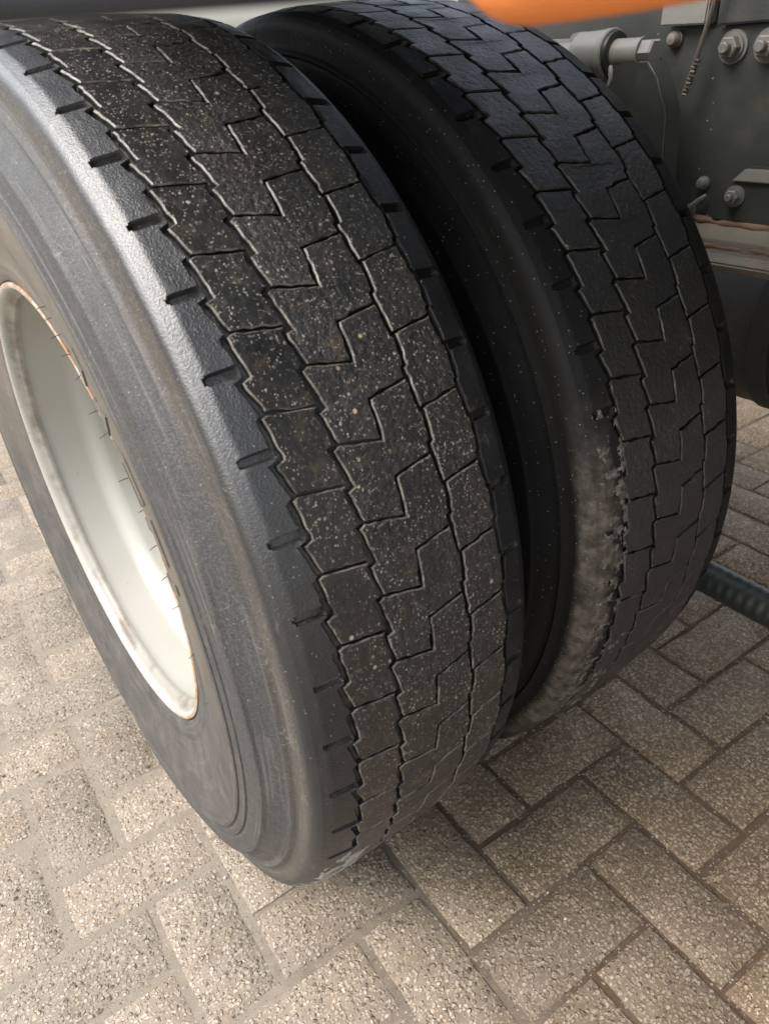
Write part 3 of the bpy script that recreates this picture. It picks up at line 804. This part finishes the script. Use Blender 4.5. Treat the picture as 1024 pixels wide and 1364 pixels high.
# spring shackle bush on its pin
bu = thing('shackle_bush', 'grey painted bush and pin with a hexagonal bolt head, left of the frame rail bolts', 'suspension joint', (.62, -.16, .956))
def B_(name, prof, mat=BRACK, sides=None, ang=None, n=64):
    o = lathe(name, prof, (.62, 0, .956), (0, -1, 0), mat, bu, n, sides); o.location = -bu.location; return o
B_('rear_sleeve', [(-.05, .0165), (.080, .0165), (.118, .0168), (.119, .015)])
B_('bush', [(.119, .024), (.122, .0265), (.160, .0275), (.164, .0265), (.1642, .0285), (.172, .0290), (.1735, .0275), (.174, .012)])
B_('rubber_ring', [(.1740, .0255), (.1785, .0250), (.1790, .018)], HOSEM)
B_('front_sleeve', [(.179, .0165), (.216, .0160), (.217, .0150)])
B_('washer', [(.217, .0172), (.2195, .0172), (.2196, .0145)])
B_('bolt_head', [(.2197, .0150), (.2340, .0150), (.2365, .0128), (.2366, .004)], BRACK, 6)
o = prism('pin_bracket', [(-.178, .945), (-.196, .949), (-.236, .949), (-.252, .930), (-.270, .89), (-.282, .70), (-.200, .70), (-.198, .80), (-.188, .905), (-.180, .921)], 0, .606, .640, FRAME, bu, .003, 3); o.location = -bu.location
o = tube('bracket_weld', [(.612, -.178, .944), (.607, -.182, .940), (.606, -.184, .930), (.606, -.181, .922)], [.004, .0042, .003, .0025], BRACK, bu, 10); o.location = -bu.location
# link arm running back from the bush
lk = thing('link_arm', 'flat grey steel link lying behind the bush above the inner tyre', 'link', (.66, .05, .97))
for nm, pl, a, b in (('link_bar', [(.20, .952), (-.095, .957), (-.100, .962), (-.100, .974), (.20, .983)], .672, .690),
                     ('link_tab', [(-.060, .955), (-.115, .958), (-.121, .970), (-.121, .978), (-.085, .983), (-.075, .981)], .652, .671)):
    o = prism(nm, pl, 0, a, b, BRACK, lk, .0015); o.location = -lk.location

# frayed wire rope hanging in front of the web
rp_ = thing('wire_rope', 'thin frayed wire rope hanging down in front of the frame rail bolt', 'rope', (.672, -.28, 1.06))
pts = [(.672, -.284 + .030 * k / 20, 1.06 - .150 * k / 20) for k in range(21)]
pts = [(x, y + (.006 * (k / 20) ** 3), z) for k, (x, y, z) in enumerate(pts)]
for s in range(4):
    pp_ = [(x + .0016 * math.cos(k * .9 + s * 1.57), y + .0016 * math.sin(k * .9 + s * 1.57), z) for k, (x, y, z) in enumerate(pts)]
    o = tube('strand', pp_, .0014, WIRE, rp_, 6); o.location = -rp_.location
lp = []
for k in range(46):
    t = k / 45; lp.append((.672 + .0032 * math.cos(k * 1.35), -.2605 + .012 * t + .0032 * math.sin(k * 1.35), .945 - .040 * t))
o = tube('whipped_end', lp, .0016, WIRE, rp_, 6); o.location = -rp_.location

# tank / axle body under the rail
dk = thing('dark_tank', 'dark cylindrical tank hanging under the frame rail at the right edge', 'tank', (.95, -.2, .42))
ra = .158
o = lathe('tank_shell', [(-.9, .02), (-.895, ra - .02), (-.88, ra), (.45, ra), (.455, ra + .003), (.462, ra + .003), (.467, ra), (.80, ra), (.815, ra - .02), (.82, .02)], (.955, 0, .575), (0, -1, 0), DRUMP, dk, 72); o.location = -dk.location
o = lathe('strap', [(.330, ra + .001), (.331, ra + .005), (.360, ra + .005), (.361, ra + .001)], (.955, 0, .575), (0, -1, 0), DRUMP, dk, 72); o.location = -dk.location

# corrugated hose
hs = thing('ribbed_hose', 'short black ribbed hose sticking out behind the inner tyre near the ground', 'hose', (.72, -.35, .2))
hp, hr = [], []
for k in range(0, 151):
    t = k / 150; y = -.20 - t * .42
    hp.append((.70, y, .206 - .012 * t)); hr.append((.0275) + .0005 * math.sin(k * 2 * math.pi / 6))
o = tube('hose_body', hp, hr, HOSEM, hs, 28); o.location = -hs.location
o = lathe('hose_clamp', [(0, .0300), (.0015, .0310), (.011, .0310), (.0125, .0300)], (.70, -.512, .1975), (0, -1, 0), HOSEM, hs, 32); o.location = -hs.location

# mudguard lip close overhead, out of focus
mg = thing('mudguard', 'blurred dark rubber mudguard lip across the upper left corner above the outer tyre', 'mudguard', (-.2, -.5, 1.05))
lipp = [Vector((-.163 - .020 * k, -.742 + .0085 * k, .9985 + .00035 * k)) for k in range(14)]
lipp = [Vector((-.188, -.757, 1.0035)), Vector((-.193, -.7585, 1.0005))] + [Vector((-.200 - .020 * k, -.7585 + .0085 * k, .9990 + .0002 * k)) for k in range(12)]
o = tube('guard_edge', lipp, [.0015, .0030] + [.0042] * 12, LIP, mg, 16); o.location = -mg.location
bm = bmesh.new(); rows = []
for p in lipp: rows.append([bm.verts.new(p + Vector(q)) for q in ((0, -.002, .001), (0, -.004, .04), (.0, .0, .04), (0, .002, .001))])
for a, b in zip(rows, rows[1:]):
    for q in range(4): bm.faces.new((a[q], a[(q + 1) % 4], b[(q + 1) % 4], b[q]))
bm.faces.new(rows[0]); bm.faces.new(rows[-1][::-1]); bmesh.ops.recalc_face_normals(bm, faces=bm.faces)
o = from_bm('guard_sheet', bm, LIP, mg, 50); o.location = -mg.location
# unidentified orange shape close overhead
orr = thing('orange_shape', 'blurred bright orange unidentified shape across the top edge, right of the centre', 'strap', (-.06, -.69, 1.01))
A0, A1 = Vector((-.1205, -.699, 1.0032)), Vector((-.066, -.768, 1.0078))
pts = []; rad = []
for k in range(25):
    t = k / 24; p = A0.lerp(A1, t)
    pts.append(p + Vector((0, 0, -.0015 * math.sin(t * math.pi))))
    rad.append(.0138 * min(1, math.sqrt(max(.12, 1 - (1 - min(1, t * 4.5)) ** 2))))
o = tube('orange_lobe', pts, rad, ORANGE, orr, 24); o.location = -orr.location

# unseen arch sheet on the guard, shaped to shade the tread and gap
bm = bmesh.new(); rings = []
for k in range(25):
    a = math.radians(50 + 64 * k / 24); ring = []
    for x, dr in ((-.11, 0), (.42, 0), (.435, -.012), (.438, -.010), (.423, .006), (-.11, .006)):
        r = .625 + dr; ring.append(bm.verts.new((x, -r * math.cos(a), .55 + r * math.sin(a))))
    rings.append(ring)
for a, b in zip(rings, rings[1:]):
    for q in range(6): bm.faces.new((a[q], a[(q + 1) % 6], b[(q + 1) % 6], b[q]))
bm.faces.new(rings[0]); bm.faces.new(rings[-1][::-1]); bmesh.ops.recalc_face_normals(bm, faces=bm.faces)
o = from_bm('shading_arch', bm, FLAP, mg, 50); o.location = -mg.location

# unseen truck body overhead, shaped to shade the inner tyre and ground
fl = thing('shading_floor', 'unseen load floor overhead, shaped to shade the inner tyre and ground', 'load floor', (.9, -.4, 1.3))
o = prism('floor_panel', [(-.15, -2.4), (2.6, -2.4), (2.6, -.46), (.50, -.46), (.50, -.395), (-.15, -.395)], 2, 1.13, 1.16, FLAP, fl, .003); o.location = -fl.location
for k in range(3):
    y = -2.0 + .7 * k
    o = prism('cross_member', [(.0, y), (2.5, y), (2.5, y + .06), (.0, y + .06)], 2, 1.161, 1.24, FLAP, fl, .003); o.location = -fl.location

# bright loop of hose seen between the mudguard and the orange shape
wh = thing('white_hose_loop', 'small white loop of hose peeking over the tyres at the top edge', 'hose', (.45, .55, 1.05))
pts = [(.53 + .012 * math.cos(a), .42, 1.005 + .020 * math.sin(a)) for a in np.linspace(0, math.pi, 15)]
o = tube('loop', pts, .0022, WHITEH, wh, 8); o.location = -wh.location
